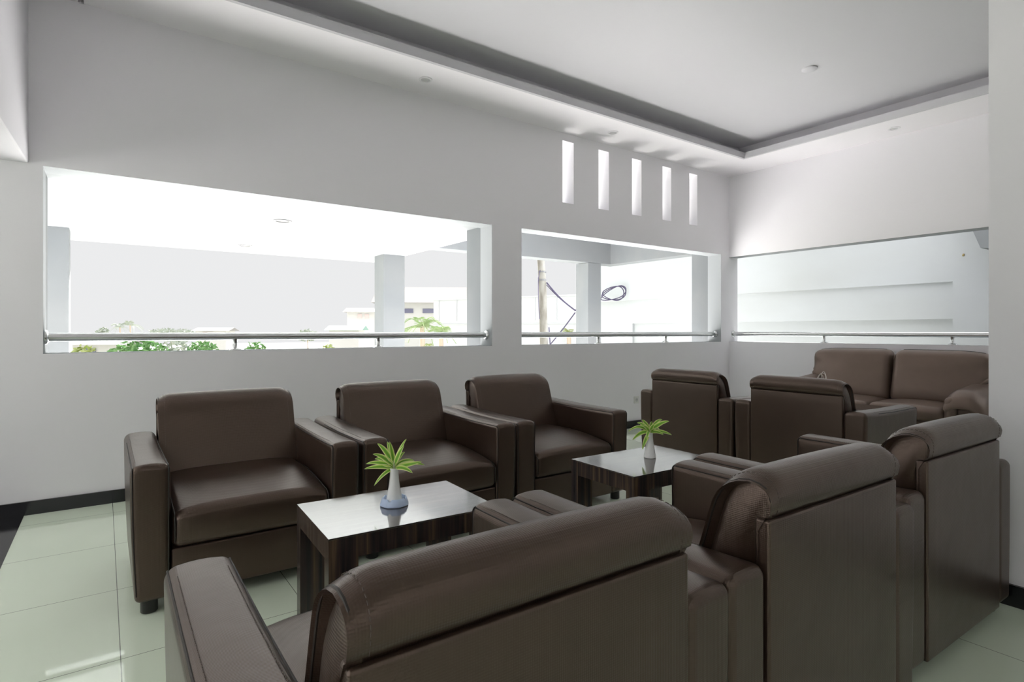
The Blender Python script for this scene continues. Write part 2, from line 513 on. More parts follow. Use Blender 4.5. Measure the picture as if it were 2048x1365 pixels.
# wall socket
s_ = thing('wall_socket', 'small white power socket low on the wall beside an armchair', 'socket', (4.951, YA, .315))
MB().rbox(-.041, .041, -.010, 0, -.041, .041, .006, (2, 1, 2), 3).build('cover_plate', M['plastic'], s_, True)
sk_ = MB().tube([(0, -.0095, 0), (0, -.0115, 0)], .021, 24).build('socket_well', M['lens'], s_)
for dx in (-.008, .008): MB().tube([(dx, -.011, 0), (dx, -.0125, 0)], .0035, 10).build('pin_hole', M['hole'], s_)

# ------------------------------------------------------------------ armchair
W2, ARM, DP = .450, .135, .80
IN = W2 - ARM
def chair_proto():
    t = thing('armchair', '', 'armchair', (0, 0, 0))
    oy = -DP / 2
    # plinth under the cushion
    MB().rbox(-IN + .002, IN - .002, oy + .03, oy + .788, .052, .238, .008, (8, 6, 3), 2).build('seat_base', M['leather'], t, True)
    # seat cushion
    def sc_(x, y, z):
        u = x / IN; w = (y - oy - .20) / .60
        if z > .30:
            k = min(1, (z - .30) / .10)
            z += k * (.034 * max(0, 1 - u ** 4) ** .8 * (1 - .25 * (1 - w)) - .046 * max(0, (w - .35) / .65) ** 1.7)
        if w > .8: y += .014 * max(0, 1 - ((z - .33) / .1) ** 2) * (1 - u ** 4) * (w - .8) / .2
        return (x, y, z)
    c = MB().rbox(-IN + .003, IN - .003, oy + .18, oy + .80, .240, .412, .034, (18, 14, 4), 5, sc_).build('seat_cushion', M['leather'], t, True)
    pm = MB()
    for s in (-1, 1):
        x = s * (IN - .013)
        p = [sc_(x, oy + .26 + .50 * i / 14, .412 - .0065) for i in range(15)]
        p += [sc_(x, oy + .80 - .034 + .030 * math.sin(a), .378 + .030 * math.cos(a)) for a in [PI / 2 * i / 6 for i in range(7)]]
        p += [sc_(x, oy + .797, .378 - .11 * i / 6) for i in range(1, 7)]
        MB().tube(p, .0028, 6).build('piping', M['seam'], c, True)
    # backrest: side profile lofted along x, ends rounded
    prof = [(.012, .694), (.003, .700), (.0, .715), (-.002, .738), (.002, .758), (.013, .775), (.031, .785), (.055, .789), (.080, .785), (.102, .774),
            (.120, .757), (.133, .736), (.146, .706), (.157, .672), (.168, .636), (.182, .59), (.198, .54), (.214, .49), (.228, .44), (.236, .40), (.20, .33), (.03, .33), (.03, .50), (.03, .66)]
    n = len(prof)
    def nrm(i):
        a = Vector(prof[i - 1]); b_ = Vector(prof[(i + 1) % n]); d = (b_ - a).normalized(); return Vector((d.y, -d.x))
    cen = Vector((.09, .55))
    hw = IN + .001
    re = .022
    def drop(x, z): return .022 * max(0, (abs(x) - (hw - .07)) / .07) ** 2.2 * max(0, min(1, (z - .70) / .08))
    st = [(-1, a) for a in [PI / 2 * (1 - i / 5) for i in range(5)]]
    rows = []
    for i in range(6):
        a = PI / 2 * i / 5
        rows.append((-hw + re * (1 - math.sin(a)) , re * (1 - math.cos(PI / 2 - a))))
    xs = [(-hw + re + (2 * hw - 2 * re) * i / 36, 0.0) for i in range(1, 36)]
    allr = rows + xs + [(-x, ins) for x, ins in rows[::-1]]
    V = []; F = []
    for (x, ins) in allr:
        bulge = .012 * (1 - (x / hw) ** 2)
        for i, (y, z) in enumerate(prof):
            N = nrm(i)
            if (Vector((y, z)) - cen).dot(N) < 0: N = -N
            k = .15 if (i == 0 or i > 19) else min(1.0, .45 + .07 * i)
            yy, zz = y - N.x * ins * k, z - N.y * ins * k
            if 10 <= i <= 19: yy += bulge
            if 3 <= i <= 10: zz += bulge * .35 - .002
            V.append((x, yy + oy, zz - drop(x, z)))
    R = len(allr)
    for r_ in range(R - 1):
        for i in range(n):
            j = (i + 1) % n
            F.append((r_ * n + i, r_ * n + j, (r_ + 1) * n + j, (r_ + 1) * n + i))
    # softly padded side faces
    for (r0, sg) in ((0, -1), (R - 1, 1)):
        prev = [r0 * n + i for i in range(n)]
        cy_, cz_ = .115 + oy, .60
        base = [V[i] for i in prev]
        for f_, bx2 in ((.86, .0075), (.66, .0135), (.42, .017), (.18, .0185)):
            st_ = len(V)
            for (x, y, z) in base:
                V.append((x + sg * bx2, cy_ + (y - cy_) * f_, cz_ + (z - cz_) * f_))
            cur = list(range(st_, st_ + n))
            for i in range(n):
                j = (i + 1) % n
                F.append((prev[i], prev[j], cur[j], cur[i]))
            prev = cur
        F.append(tuple(prev))
    bk = MB(); bk.add(V, F)
    bk = bk.build('backrest', M['leather'], t, True)
    pm = MB(); sm = MB()
    for s in (-1, 1):
        row = []
        for i in range(3, 19):
            y, z = prof[i]; N = nrm(i)
            if (Vector((y, z)) - cen).dot(N) < 0: N = -N
            ins = re * (1 - math.cos(PI / 4)) * .75
            row.append((s * (hw - re * .34), y - N.x * ins + oy, z - N.y * ins - drop(hw - re * .34, z)))
        MB().tube(row, .0030, 6).build('piping', M['seam'], bk, True)
        sm = MB()
        for i in range(1, 16):
            y, z = prof[i]; y2, z2 = prof[i + 1]
            L = math.hypot(y2 - y, z2 - z); q = max(1, int(L / .0085))
            N = nrm(i)
            if (Vector((y, z)) - cen).dot(N) < 0: N = -N
            for w in range(q):
                f0, f1 = w / q, (w + .6) / q
                x = s * (hw - re - .006)
                o3 = .0006
                bl = .012 * (1 - (x / hw) ** 2)
                def PP(f): return (x, y + (y2 - y) * f + N.x * o3 + oy + (bl if 10 <= i <= 19 else 0), z + (z2 - z) * f + N.y * o3 + ((bl * .35 - .002) if 3 <= i <= 10 else 0) - drop(x, z))
                sm.tube([PP(f0), PP(f1)], .0008, 4)
        sm.build('stitching', M['stitch'], bk)

    # flat panel covering the rear
    def bp_(x, y, z): return (x, y, z)
    MB().rbox(-IN + .002, IN - .002, oy + .004, oy + .040, .052, .688, .007, (10, 1, 10), 3, bp_).build('back_panel', M['leather'], t, True)
    # arms
    for s in (-1, 1):
        def am(x, y, z, s=s):
            lx = abs(x) - IN; ly = (y - oy) / DP
            if z > .45:
                k = (z - .45) / .13
                crown = .010 * (1 - ((lx - ARM / 2) / (ARM / 2)) ** 2)
                sad = .016 * (1 - ly) ** 2 - .003 * math.sin(PI * min(1, max(0, ly))) ** 2
                z += k * (crown + sad)
            if lx > ARM * .5:
                k = max(0, (.55 - z) / .5)
                x -= s * .016 * k * (lx / ARM)
                x += s * .003 * math.sin(PI * min(1, max(0, (z - .05) / .5)))
            if ly > .9: y -= .006 * max(0, (.5 - z) / .45) * (ly - .9) / .1
            return (x, y, z)
        x0, x1 = (IN + .001, W2) if s > 0 else (-W2, -IN - .001)
        a_ = MB().rbox(x0, x1, oy + .006, oy + DP, .052, .577, .024, (4, 16, 12), 5, am).build('armrest', M['leather'], t, True)
        pm = MB(); sm = MB()
        rr = .024; q = rr * (1 - math.cos(PI / 4))
        for side in (0, 1):
            xe = (IN + .001 + q) if side == 0 else (W2 - q)
            xe *= s
            p = [am(xe, oy + .20 + (DP - .024 - .20) * i / 18, .577 - q) for i in range(19)]
            p += [am(xe, oy + DP - rr + (rr - q * .6) * math.sin(a), .577 - rr + (rr - q * .6) * math.cos(a)) for a in [PI / 2 * i / 6 for i in range(1, 7)]]
            p += [am(xe, oy + DP - q * .7, .553 - .47 * i / 8) for i in range(1, 9)]
            MB().tube(p, .0026, 6).build('piping', M['seam'], a_, True)
            sm = MB()
            xs_ = xe + (s if side == 0 else -s) * .013
            for i in range(66):
                y0 = oy + .16 + i * .0085
                z0 = .577 + .0004
                sm.tube([am(xs_, y0, z0), am(xs_, y0 + .005, z0)], .0008, 4)
            sm.build('stitching', M['stitch'], a_)

    for sx in (-1, 1):
        for yy in (.07, .745):
            MB().lathe([(.026, 0), (.030, .004), (.030, .045), (.034, .054)], 20, (sx * .385, oy + yy, 0)).build('leg', M['black'], t, True)
    return t

chair = chair_proto()
GL = 'brown leather armchairs'
chair.location = (.53, 2.99, 0); chair.rotation_euler.z = PI
chair['label'] = 'brown leather armchair facing the viewer, end of the wall row beside bare floor'; chair['group'] = GL
dup(chair, (1.446, 2.99, 0), PI, 'middle armchair of the row backed against the long window wall', GL)
dup(chair, (2.350, 2.99, 0), PI, 'armchair of the window-wall row standing closest to the wall socket', GL)
f1 = dup(chair, (.566, 1.065, 0), -.010, 'large foreground armchair seen from behind, its whole ribbed left arm showing', GL)
dup(chair, (1.49, 1.062, 0), -.020, 'armchair seen from behind, middle of the near row, textured side of backrest visible', GL)
f3 = dup(chair, (2.446, 1.075, 0), -.030, 'armchair seen from behind, squeezed next to the grey wall end', GL)
f1.scale.x = 1.03; f3.scale.x = 1.035      # these two are a touch wider
dup(chair, (4.170, 2.907, 0), -PI / 2, 'armchair turned to the sofa, its plain back behind the far table plant', GL)
dup(chair, (4.170, 2.003, 0), -PI / 2, 'armchair turned to the sofa with a white cord loop on its backrest', GL)

# ------------------------------------------------------------------ two-seat sofa
def sofa():
    t = thing('sofa', 'lighter brown two-seat leather sofa under the right-hand opening', 'sofa', (6.30, 2.43, 0), PI / 2)
    L = M['sofaleather']
    # local: x along width, +y to the front; back plane y=-.43, front y=+.42
    MB().rbox(-.64, .64, -.40, .345, .06, .30, .02, (10, 6, 4), 3).build('seat_base', L, t, True)
    MB().rbox(-.84, .84, -.43, -.26, .06, .86, .05, (14, 3, 10), 4, lambda x, y, z: (x * (1 - .02 * z), y - .0 + (-.0), z)).build('back_frame', L, t, True)
    for s in (-1, 1):
        x0, x1 = (.004, .615) if s > 0 else (-.615, -.004)
        cx = (x0 + x1) / 2
        def sf(x, y, z):
            u = (x - cx) / .306
            if z > .36: z += .022 * (1 - u * u) * max(0, 1 - ((y - .05) / .4) ** 2)
            if y > .25: y += .02 * (1 - u ** 4) * (1 - ((z - .36) / .08) ** 2)
            return (x, y, z)
        c = MB().rbox(x0, x1, -.28, .385, .295, .425, .05, (12, 12, 3), 5, sf).build('seat_cushion', L, t, True)
        pm = MB()
        pm.tube([sf(x0 + .03 + (x1 - x0 - .06) * i / 16, .377, .335) for i in range(17)], .004, 6)
        pm.build('piping', M['seam'], c, True)
        def bf(x, y, z):
            u = (x - cx) / .38; w = (z - .40) / .52
            puff = .045 * max(0, 1 - u ** 2) ** .6 * max(0, 1 - (2 * w - 1) ** 4)
            if y > -.2: y += puff + .004 * math.sin(40 * z + 9 * x) * abs(u) ** 3
            y += .11 * (1 - w) - .06
            z2 = z
            if w > .85: z2 -= .016 * abs(u) ** 4 * (w - .85) / .15
            out = (x - 0) * s
            if out > .56:  # the outer lower corner is cut away over the arm
                k = (out - .56) / .18
                lim = .44 + .22 * k
                if z2 < lim: z2 = lim - (lim - z2) * .25
            xx = x + s * .015 * w
            return (xx, y, z2)
        xa, xb_ = (.004, .775) if s > 0 else (-.775, -.004)
        c = MB().rbox(xa, xb_, -.30, -.14, .40, .915, .06, (18, 4, 18), 6, bf).build('back_cushion', L, t, True)
        pm = MB()
        p = [bf(xa + .02, -.215, .46 + .40 * i / 10) for i in range(11)]
        p += [bf(xa + .06 + (xb_ - xa - .12) * i / 16, -.215, .915) for i in range(17)]
        p += [bf(xb_ - .02, -.215, .86 - .40 * i / 10) for i in range(11)]
        pm.tube(p, .005, 6)
        pm.build('piping', M['seam'], c, True)
        # arm: body, rolled pad drooping over it at the front
        def ab(x, y, z):
            return (x, y, z)
        a0, a1 = (.625, .83) if s > 0 else (-.83, -.625)
        a_ = MB().rbox(a0, a1, -.42, .335, .055, .45, .04, (4, 10, 8), 4, ab).build('armrest', L, t, True)
        def pd(x, y, z):
            lx = (abs(x) - .605) / .31
            w = (y + .36) / .76
            zz = z + .055 * max(0, 1 - w) ** 1.3
            if w > .78: zz -= .07 * ((w - .78) / .22) ** 2
            # the pad is fullest over the middle and its outer edge hangs down as a flap
            zz += .020 * math.sin(PI * min(1, max(0, lx * 1.2)))
            zz -= .10 * max(0, lx - .62) ** 1.5 / .23
            zz -= .035 * max(0, .22 - lx) / .22
            return (x, y, zz)
        p0, p1 = (.605, .915) if s > 0 else (-.915, -.605)
        MB().rbox(p0, p1, -.36, .415, .475, .570, .046, (12, 18, 3), 6, pd).build('arm_pad', L, a_, True)
        MB().rbox(*((.612, .70) if s > 0 else (-.70, -.612)), .26, .405, .30, .53, .042, (3, 3, 5), 5).build('arm_front', L, a_, True)
        for yy in (-.36, .28):
            MB().lathe([(.025, 0), (.025, .06)], 16, (s * .70, yy, 0)).build('leg', M['black'], t, True)
    return t
sofa()

# white cord loop on an armchair back
def cord():
    b_ = MB()
    bx_, by_, bz_ = 3.835, 1.85, .788
    def loop(y0, y1, h, lean, n=14):
        p = []
        for i in range(n + 1):
            a = PI * i / n
            p.append((bx_ + lean * math.sin(a), by_ + (y0 + y1) / 2 + (y0 - y1) / 2 * math.cos(a), bz_ - .004 + h * math.sin(a)))
        return p
    b_.tube(loop(.020, -.012, .030, .01), .0014, 6)
    b_.tube(loop(-.002, -.034, .052, -.006), .0014, 6)
    b_.tube(loop(.026, -.028, .040, .02), .0014, 6)
    b_.tube([(bx_ + .01, by_ + .03, bz_ + .0005), (bx_, by_, bz_ + .002), (bx_ - .01, by_ - .035, bz_ + .0005)], .0014, 6)
    return tag(b_.build('cord_loop', M['string'], None, True), 'thin white cord looped on top of an armchair backrest', 'cord')
cord()

# ------------------------------------------------------------------ coffee tables
def table_proto():
    t = thing('coffee_table', '', 'coffee table', (0, 0, 0))
    hx, hy, H = .311, .2155, .45
    MB().rbox(-hx, hx, -hy, hy, H - .005, H, .001, (1, 1, 1), 2).build('tabletop', M['veneertop'], t)
    ap = MB()
    e = .0006
    ap.box(-hx + e, hx - e, -hy + e, -hy + .03, H - .074, H - .005); ap.box(-hx + e, hx - e, hy - .03, hy - e, H - .074, H - .005)
    ap.box(-hx + e, -hx + .03, -hy + .03, hy - .03, H - .074, H - .005); ap.box(hx - .03, hx - e, -hy + .03, hy - .03, H - .074, H - .005)
    ap.build('apron', M['veneer'], t)
    for sx in (-1, 1):
        for sy in (-1, 1):
            xa, xb_ = sorted((sx * (hx - e), sx * (hx - .095))); ya, yb_ = sorted((sy * (hy - e), sy * (hy - .050)))
            MB().box(xa, xb_, ya, yb_, 0, H - .074).build('leg', M['veneer'], t)
    return t
tb = table_proto()
GT = 'dark zebra-wood coffee tables'
tb.location = (.890, 1.975, 0); tb.rotation_euler.z = -.045; tb['group'] = GT
tb['label'] = 'dark striped wood coffee table carrying the vase in a blue ashtray'
dup(tb, (2.238, 1.948, 0), -.026, 'dark striped wood coffee table with a white vase standing directly on its top', GT)
dup(tb, (5.27, 2.27, 0), PI / 2, 'mostly hidden coffee table between the sofa and the armchairs facing it', GT)

# ------------------------------------------------------------------ ashtray, vases, plants
def ashtray(x, y, z):
    seg = 48
    prof = [(.030, 0), (.050, .0), (.0545, .003), (.0545, .006), (.046, .029), (.0445, .030), (.042, .029), (.039, .012), (.036, .009), (.01, .0085)]
    V = []; F = []
    for (r, zz) in prof:
        for q in range(seg):
            a = 2 * PI * q / seg
            oct_ = math.cos(PI / 8) / math.cos((a + PI / 8) % (PI / 4) - PI / 8)
            rr = r * (1 + (oct_ - 1) * .6)
            z2 = zz
            if zz > .028 and min(abs((a - k * PI / 2 - .5 + PI) % (2 * PI) - PI) for k in range(4)) < .14: z2 -= .007
            V.append((rr * math.cos(a), rr * math.sin(a), z2))
    n = len(prof)
    for i in range(n - 1):
        for q in range(seg):
            q2 = (q + 1) % seg
            F.append((i * seg + q, i * seg + q2, (i + 1) * seg + q2, (i + 1) * seg + q))
    F.append(tuple(range(seg))); F.append(tuple((n - 1) * seg + q for q in range(seg)))
    b_ = MB(); b_.add(V, F)
    return tag(b_.build('ashtray', M['ash'], None, True, (x, y, z), .3), 'pale blue plastic ashtray with notched rim holding a vase', 'ashtray')

def vase(x, y, z, label):
    prof = [(.029, 0), (.031, .002), (.0305, .008), (.0265, .030), (.0215, .056), (.0180, .080), (.0160, .103), (.0152, .122), (.0158, .128),
            (.0150, .1295), (.0138, .128), (.0130, .118), (.0130, .06), (.005, .055)]
    b_ = MB().lathe(prof, 40)
    return tag(b_.build('bud_vase', M['ceramic'], None, True, (x, y, z)), label, 'vase', 'white flared bud vases')

def plant(x, y, z, leaves, label, stem_h):
    t = thing('dracaena_sprig', label, 'plant', (x, y, z), 0, 'variegated sprigs in the vases')
    MB().tube([(0, 0, -.055), (.002, .001, -.02), (0, 0, 0), (-.001, .001, stem_h)], .004, 8, rads=[.003, .0035, .0045, .003]).build('stem', M['stem'], t, True)
    for (rx, uz, dp, w, sag, base) in leaves:
        tip = RT * rx + FW * dp + Vector((0, 0, uz))
        p0 = Vector((0, 0, base)) + (tip.normalized() * .004)
        L = tip.length
        mid = p0.lerp(tip, .5) + Vector((0, 0, (sag + .09) * L))
        n = 12; V = []; F = []; UV = []
        jit = random.uniform(-.5, .5)
        for i in range(n + 1):
            s = i / n
            p = p0 * (1 - s) ** 2 + mid * 2 * s * (1 - s) + tip * s * s
            d = ((mid - p0) * 2 * (1 - s) + (tip - mid) * 2 * s).normalized()
            face = (Vector((0, 0, .75)) - FW * .75 + RT * jit).normalized()
            side = d.cross(face)
            if side.length < .15: side = RT.copy()
            side.normalize()
            up = side.cross(d).normalized()
            hw = 1.12 * w * (math.sin(PI * min(1, .08 + s ** .8 * .92)) ** .62) * (1 - .10 * s) + .0012 * (1 - s)
            if s < .12: hw = max(.0018, hw * .5)
            for j in range(5):
                q = j / 2 - 1
                V.append(p + side * hw * q + up * (abs(q) * hw * .28)); UV.append((j / 4, s))
        for i in range(n):
            for j in range(4):
                F.append((i * 5 + j, i * 5 + j + 1, (i + 1) * 5 + j + 1, (i + 1) * 5 + j))
        me = bpy.data.meshes.new('leaf'); me.from_pydata([tuple(v) for v in V], [], F); me.update()
        ul = me.uv_layers.new(name='UVMap')
        for lp in me.loops: ul.data[lp.index].uv = UV[lp.vertex_index]
        me.materials.append(M['dracaena'])
        me.polygons.foreach_set('use_smooth', [True] * len(me.polygons))
        o = bpy.data.objects.new('leaf', me); COL.objects.link(o); o.parent = t
        so = o.modifiers.new('thick', 'SOLIDIFY'); so.thickness = .0009; so.offset = 0
    return t

ax, ay = .884, 1.986
ashtray(ax, ay, .45)
vase(ax, ay, .4586, 'white flared bud vase standing inside the blue ashtray')
pl1 = [(-.066, .091, .01, .0085, .10, .01), (-.031, .096, .02, .0080, .04, .01), (-.016, .102, -.01, .0075, .02, .01), (.042, .106, .02, .0068, .06, .012), (.041, .089, -.02, .0085, .05, .008),
       (-.078, .055, -.01, .0088, .10, .006), (-.080, .028, .03, .0085, .14, .004), (-.106, .016, .0, .0088, .10, .002), (-.105, .004, -.03, .0092, .02, 0), (.103, .024, .0, .0092, -.10, .002),
       (.110, .004, .03, .0080, .10, .004), (-.071, -.061, -.02, .0078, .12, .0), (.066, .017, .05, .0075, .16, .004), (.075, -.010, -.035, .0090, .12, .0), (-.04, .02, .06, .008, .18, .004), (.03, .05, .05, .008, .1, .006)]
plant(ax, ay, .4586 + .128, pl1, 'variegated green and yellow sprig in the vase set in the ashtray', .03)
vx, vy = 2.284, 1.962
vase(vx, vy, .45, 'white flared bud vase on the bare top of the far coffee table')
pl2 = [(.100, .058, .0, .0105, .10, .006), (.072, .062, .03, .0075, .22, .006), (.116, -.015, .01, .0095, .10, 0), (.062, -.006, -.03, .0085, .16, .0), (.036, .026, -.05, .0085, .20, .002), (-.110, .002, .01, .0075, .36, .004),
       (-.090, -.040, .0, .0095, .24, .002), (-.044, -.085, -.02, .0095, .14, -.002), (-.030, -.025, -.055, .0085, .35, .002), (-.066, .050, .0, .0088, .16, .006), (-.037, .063, .02, .0088, .10, .008),
       (.010, .058, .0, .0085, .06, .008), (-.055, .038, -.03, .0085, .2, .004), (.05, .03, .05, .0085, .2, .004), (.02, .045, -.02, .0080, .12, .006), (-.05, .02, .06, .008, .2, .004)]
plant(vx, vy, .45 + .128, pl2, 'variegated sprig drooping from the vase on the far table', .02)

# ------------------------------------------------------------------ outside: neighbour, pole, shed, houses, trees
GZ = -4.0
struct(MB().box(-160, 220, -60, 260, GZ - .5, GZ).build('ground', M['ground']))

def neighbour():
    t = thing('neighbour_building', 'white plastered neighbouring building with ledges, seen past the sofa', 'building', (8.6, 5.0, GZ))
    b_ = MB()
    z = lambda q: q - GZ
    b_.box(.08, 6, -2.47, 4.2, 0, z(1.72)); b_.box(-.02, 6, -2.47, 4.2, z(1.72), z(6.5))
    b_.build('wall', M['neigh'], t)
    MB().box(.03, .08, 2.86, 4.2, 0, z(1.72)).build('wall_panel', M['neigh'], t)
    MB().box(.02, .08, -2.47, 2.86, z(1.255), z(1.72)).build('ledge_band', M['neigh'], t)
    MB().box(-.06, 6, -5.5, -2.47, 0, z(6.5)).build('pilaster', M['neigh'], t)
    g2 = MB().add([(-.5, -2.62, z(2.75)), (-.5, -3.6, z(2.75)), (-.5, -3.6, z(1.95)), (-.5, -2.86, z(2.05)), (-.03, -2.62, z(2.75)), (-.03, -3.6, z(2.75)), (-.03, -3.6, z(1.95)), (-.03, -2.86, z(2.05))],
                  [(0, 1, 2, 3), (7, 6, 5, 4), (0, 4, 5, 1), (1, 5, 6, 2), (2, 6, 7, 3), (3, 7, 4, 0)])
    g2.build('eave_bracket', M['ext'], t)
    MB().tube([(-.03, -2.58, z(2.05)), (-.06, -2.58, z(2.04)), (-.065, -2.575, z(2.02))], .012, 6).build('rusty_hook', M['stain'], t, True)
    return t
neighbour()
struct(MB().box(7.15, 8.2, -2.0, 2.95, .60, .66).build('outer_ledge', M['ext']))

def pole():
    t = thing('utility_pole', 'weathered utility pole seen through the opening below the wall slots', 'pole', (8.88, 11.0, GZ))
    MB().tube([(.06, 0, 0), (.03, 0, 3.5), (-.04, 0, 6.2), (-.10, 0, 6.95)], .1, 18, rads=[.12, .105, .095, .09]).build('shaft', M['pole'], t, True)
    for zz in (6.35, 6.55):
        MB().lathe([(.105, 0), (.105, .04)], 18, (-.06, 0, zz)).build('band', M['steelring'], t)
    MB().tube([(-.16, -.05, 6.6), (-.24, -.08, 6.4), (-.22, -.06, 5.9), (-.17, -.04, 5.4)], .010, 6).build('down_lead', M['cable'], t, True)
    MB().tube([(.08, -.1, 5.2), (.12, -.12, 4.6), (.16, -.12, 3.2), (.16, -.1, 0)], .016, 6).build('down_lead', M['cable'], t, True)
    return t
pl_ = pole()

def cables():
    cb = MB()
    A = Vector((8.905, 10.915, 2.30)); B = Vector((8.43, 9.35, 1.56)); C = Vector((8.36, 8.50, 1.78))
    def sagl(a, b, s, n=12): return [a.lerp(b, i / n) - Vector((0, 0, s * math.sin(PI * i / n))) for i in range(n + 1)]
    cb.tube(sagl(A, B, .05) + sagl(B, C, .03)[1:], .018, 6)
    cb.tube(sagl(A + Vector((0, 0, -.06)), B, .04), .010, 6)
    # coiled spare loop hanging beside the neighbour's wall
    ex = (Vector((8.45, 8.08, 0)) - Vector((C.x, C.y, 0))).normalized()
    for k, (w, h, rot) in enumerate(((.25, .17, .12), (.27, .145, .30), (.22, .18, -.05))):
        cen_ = C + ex * .36 + Vector((0, 0, .09))
        pts_ = []
        for i in range(24):
            a = 2 * PI * i / 24
            px = w * math.cos(a) * (1 if math.cos(a) > 0 else 1.3); pz = h * math.sin(a) * (.55 + .45 * (math.cos(a) + 1) / 2)
            pts_.append(cen_ + ex * (px * math.cos(rot) - pz * math.sin(rot)) + Vector((-.012 * k, 0, px * math.sin(rot) + pz * math.cos(rot))))
        cb.tube(pts_, .010, 6, True)
    tag(cb.build('overhead_cable', M['cable'], None, True), 'dark cable running from the utility pole to a coiled spare loop', 'cable')
    ro = Vector((8.88, 11.0, GZ))
    MB().tube([p - ro for p in sagl(B - Vector((0, 0, .05)), Vector((8.970, 10.893, .75)), .02)], .014, 6).build('slack_cable', M['cable'], pl_, True)
cables()

def shed():
    a = Vector((10.6, 26.7, 0)); b_ = Vector((15.2, 16.7, 0)); d = b_ - a
    L = d.length; ang = math.atan2(d.y, d.x)
    t = thing('metal_shed', 'white metal-clad shed with vertical joints behind the utility pole', 'shed', (a.x, a.y, GZ), ang)
    MB().box(3.9, L + 1, 0, 7, 0, 6.55).build('cladding', M['metalsheet'], t)
    for i in range(8):
        x = 4.2 + i * .98
        MB().box(x - .025, x + .025, -.03, 0, 5.55, 6.55).build('joint_strip', M['seamdark'], t)
    MB().box(3.9, L + 1, -.04, 0, 6.50, 6.56).build('top_rail', M['seamdark'], t)
    MB().box(3.9, L + 1, -.03, 0, 5.40, 5.44).build('middle_rail', M['seamdark'], t)
    return t
shed()

def house(label, x, y, w, d, h, rz, roof, wins, rh=1.2, rm='roof', ridge=True):
    t = thing('house', label, 'house', (x, y, GZ), rz, 'pale houses in the distance')
    MB().box(-w / 2, w / 2, 0, d, 0, h).build('wall', M['housewall'], t)
    e = .4
    rf = MB().add([(-w / 2 - e, -e, h), (w / 2 + e, -e, h), (w / 2 + e, d + e, h), (-w / 2 - e, d + e, h), (-w / 2 - e, d / 2, h + rh), (w / 2 + e, d / 2, h + rh)],
                  [(0, 1, 5, 4), (2, 3, 4, 5), (0, 4, 3), (1, 2, 5), (0, 3, 2, 1)])
    rf.build('roof', M[rm], t)
    for (wx, wz, ww, wh, mm) in wins:
        wn = MB().box(wx - ww / 2, wx + ww / 2, -.06, .02, wz - wh / 2, wz + wh / 2).build('window', M[mm], t)
    return t
FWA = (FW.x, FW.y)
def spot(k, t):   # a place t metres ahead and k*t metres aside of the room's viewing corner
    return (FW.x * t + RT.x * k * t, FW.y * t + RT.y * k * t)
x, y = spot(-.155, 46)
house('pale house with a row of dark windows above the palm crowns', x, y, 7.5, 6, 7.4, -.55, None,
      [(-1.3, 6.75, .9, .36, 'pane'), (.35, 6.75, .9, .36, 'pane'), (1.45, 6.78, .8, .42, 'pane'), (2.5, 6.85, 1.0, .55, 'curtain')], 1.5)
x, y = spot(-.262, 62)
house('pale distant house with two small grey windows', x, y, 3.4, 4, 7.2, -.5, None, [(-.35, 6.75, .45, .5, 'curtain'), (.4, 6.75, .45, .5, 'curtain')], .5)
x, y = spot(-.296, 52)
house('low distant house under a green roof', x, y, 2.6, 4, 5.2, -.5, None, [], .45, 'greenroof')
x, y = spot(-.53, 62)
house('low distant house with a shallow pale roof above the handrail', x, y, 3.0, 4, 5.15, -.4, None, [(-.3, 4.95, 1.0, .12, 'curtain')], .35)
x, y = spot(-.73, 30)
house('small pale house below the window sill at far left', x, y, 2.2, 3, 4.4, -.3, None, [(-.3, 4.1, .5, .2, 'pane')], .3)

def foliage(name, mname, parent, c, rad, n, size, seed):
    rnd = random.Random(seed)
    b_ = MB()
    for _ in range(n):
        while True:
            p = Vector((rnd.uniform(-1, 1), rnd.uniform(-1, 1), rnd.uniform(-1, 1)))
            if .15 < p.length < 1: break
        p = Vector((p.x * rad[0], p.y * rad[1], p.z * rad[2])) + Vector(c)
        u = Vector((rnd.uniform(-1, 1), rnd.uniform(-1, 1), rnd.uniform(-.6, .6))).normalized()
        w = u.orthogonal().normalized() * size * .45; u = u * size
        b_.add([p - u * .5, p + w * .5 + u * .1, p + u * .5, p - w * .5 + u * .1], [(0, 1, 2, 3)])
    return b_.build(name, M[mname], parent)

def tree(label, k, t_, top, rad, mname, n=420, size=.35, seed=1):
    x, y = spot(k, t_)
    t = thing('tree', label, 'tree', (x, y, GZ), 0, 'trees beyond the veranda')
    zc = top - GZ - rad[2]
    MB().tube([(0, 0, 0), (.08, 0, zc * .5), (0, 0, zc)], .12, 8, rads=[.14, .11, .07]).build('trunk', M['bark'], t, True)
    foliage('crown', mname, t, (0, 0, zc), rad, n, size, seed)
    return t
tree('round bright green tree just over the sill of the wide window', -.655, 27, .72, (1.35, 1.2, .95), 'leafA', 700, .34, 3)
tree('pale bushy tree right of the round green tree, below the rail', -.590, 33, .70, (1.1, 1.1, .9), 'leafC', 420, .34, 4)
tree('small green tree left of the first rail post', -.545, 28, .62, (.75, .8, .7), 'leafA', 360, .3, 5)
tree('small yellowish tree at the left end of the sill view', -.755, 25, .50, (.6, .6, .6), 'leafD', 220, .3, 6)
tree('tiny yellow-green bush under the middle of the rail', -.325, 24, .55, (.5, .5, .6), 'leafD', 160, .3, 8)
tree('low green bush beside the first rail post', -.45, 30, .55, (.55, .5, .45), 'leafA', 160, .28, 9)
tree('hazy blue-green tree far off at the veranda column', -.721, 90, 1.75, (.95, .9, 1.0), 'leafC', 240, .5, 10)
tree('hazy tree line clump in the far distance', -.60, 95, 1.6, (4.0, 1.5, .8), 'leafC', 380, .6, 11)
tree('faint olive tree behind the houses', -.36, 80, 1.4, (1.6, 1.2, .9), 'leafC', 240, .5, 12)

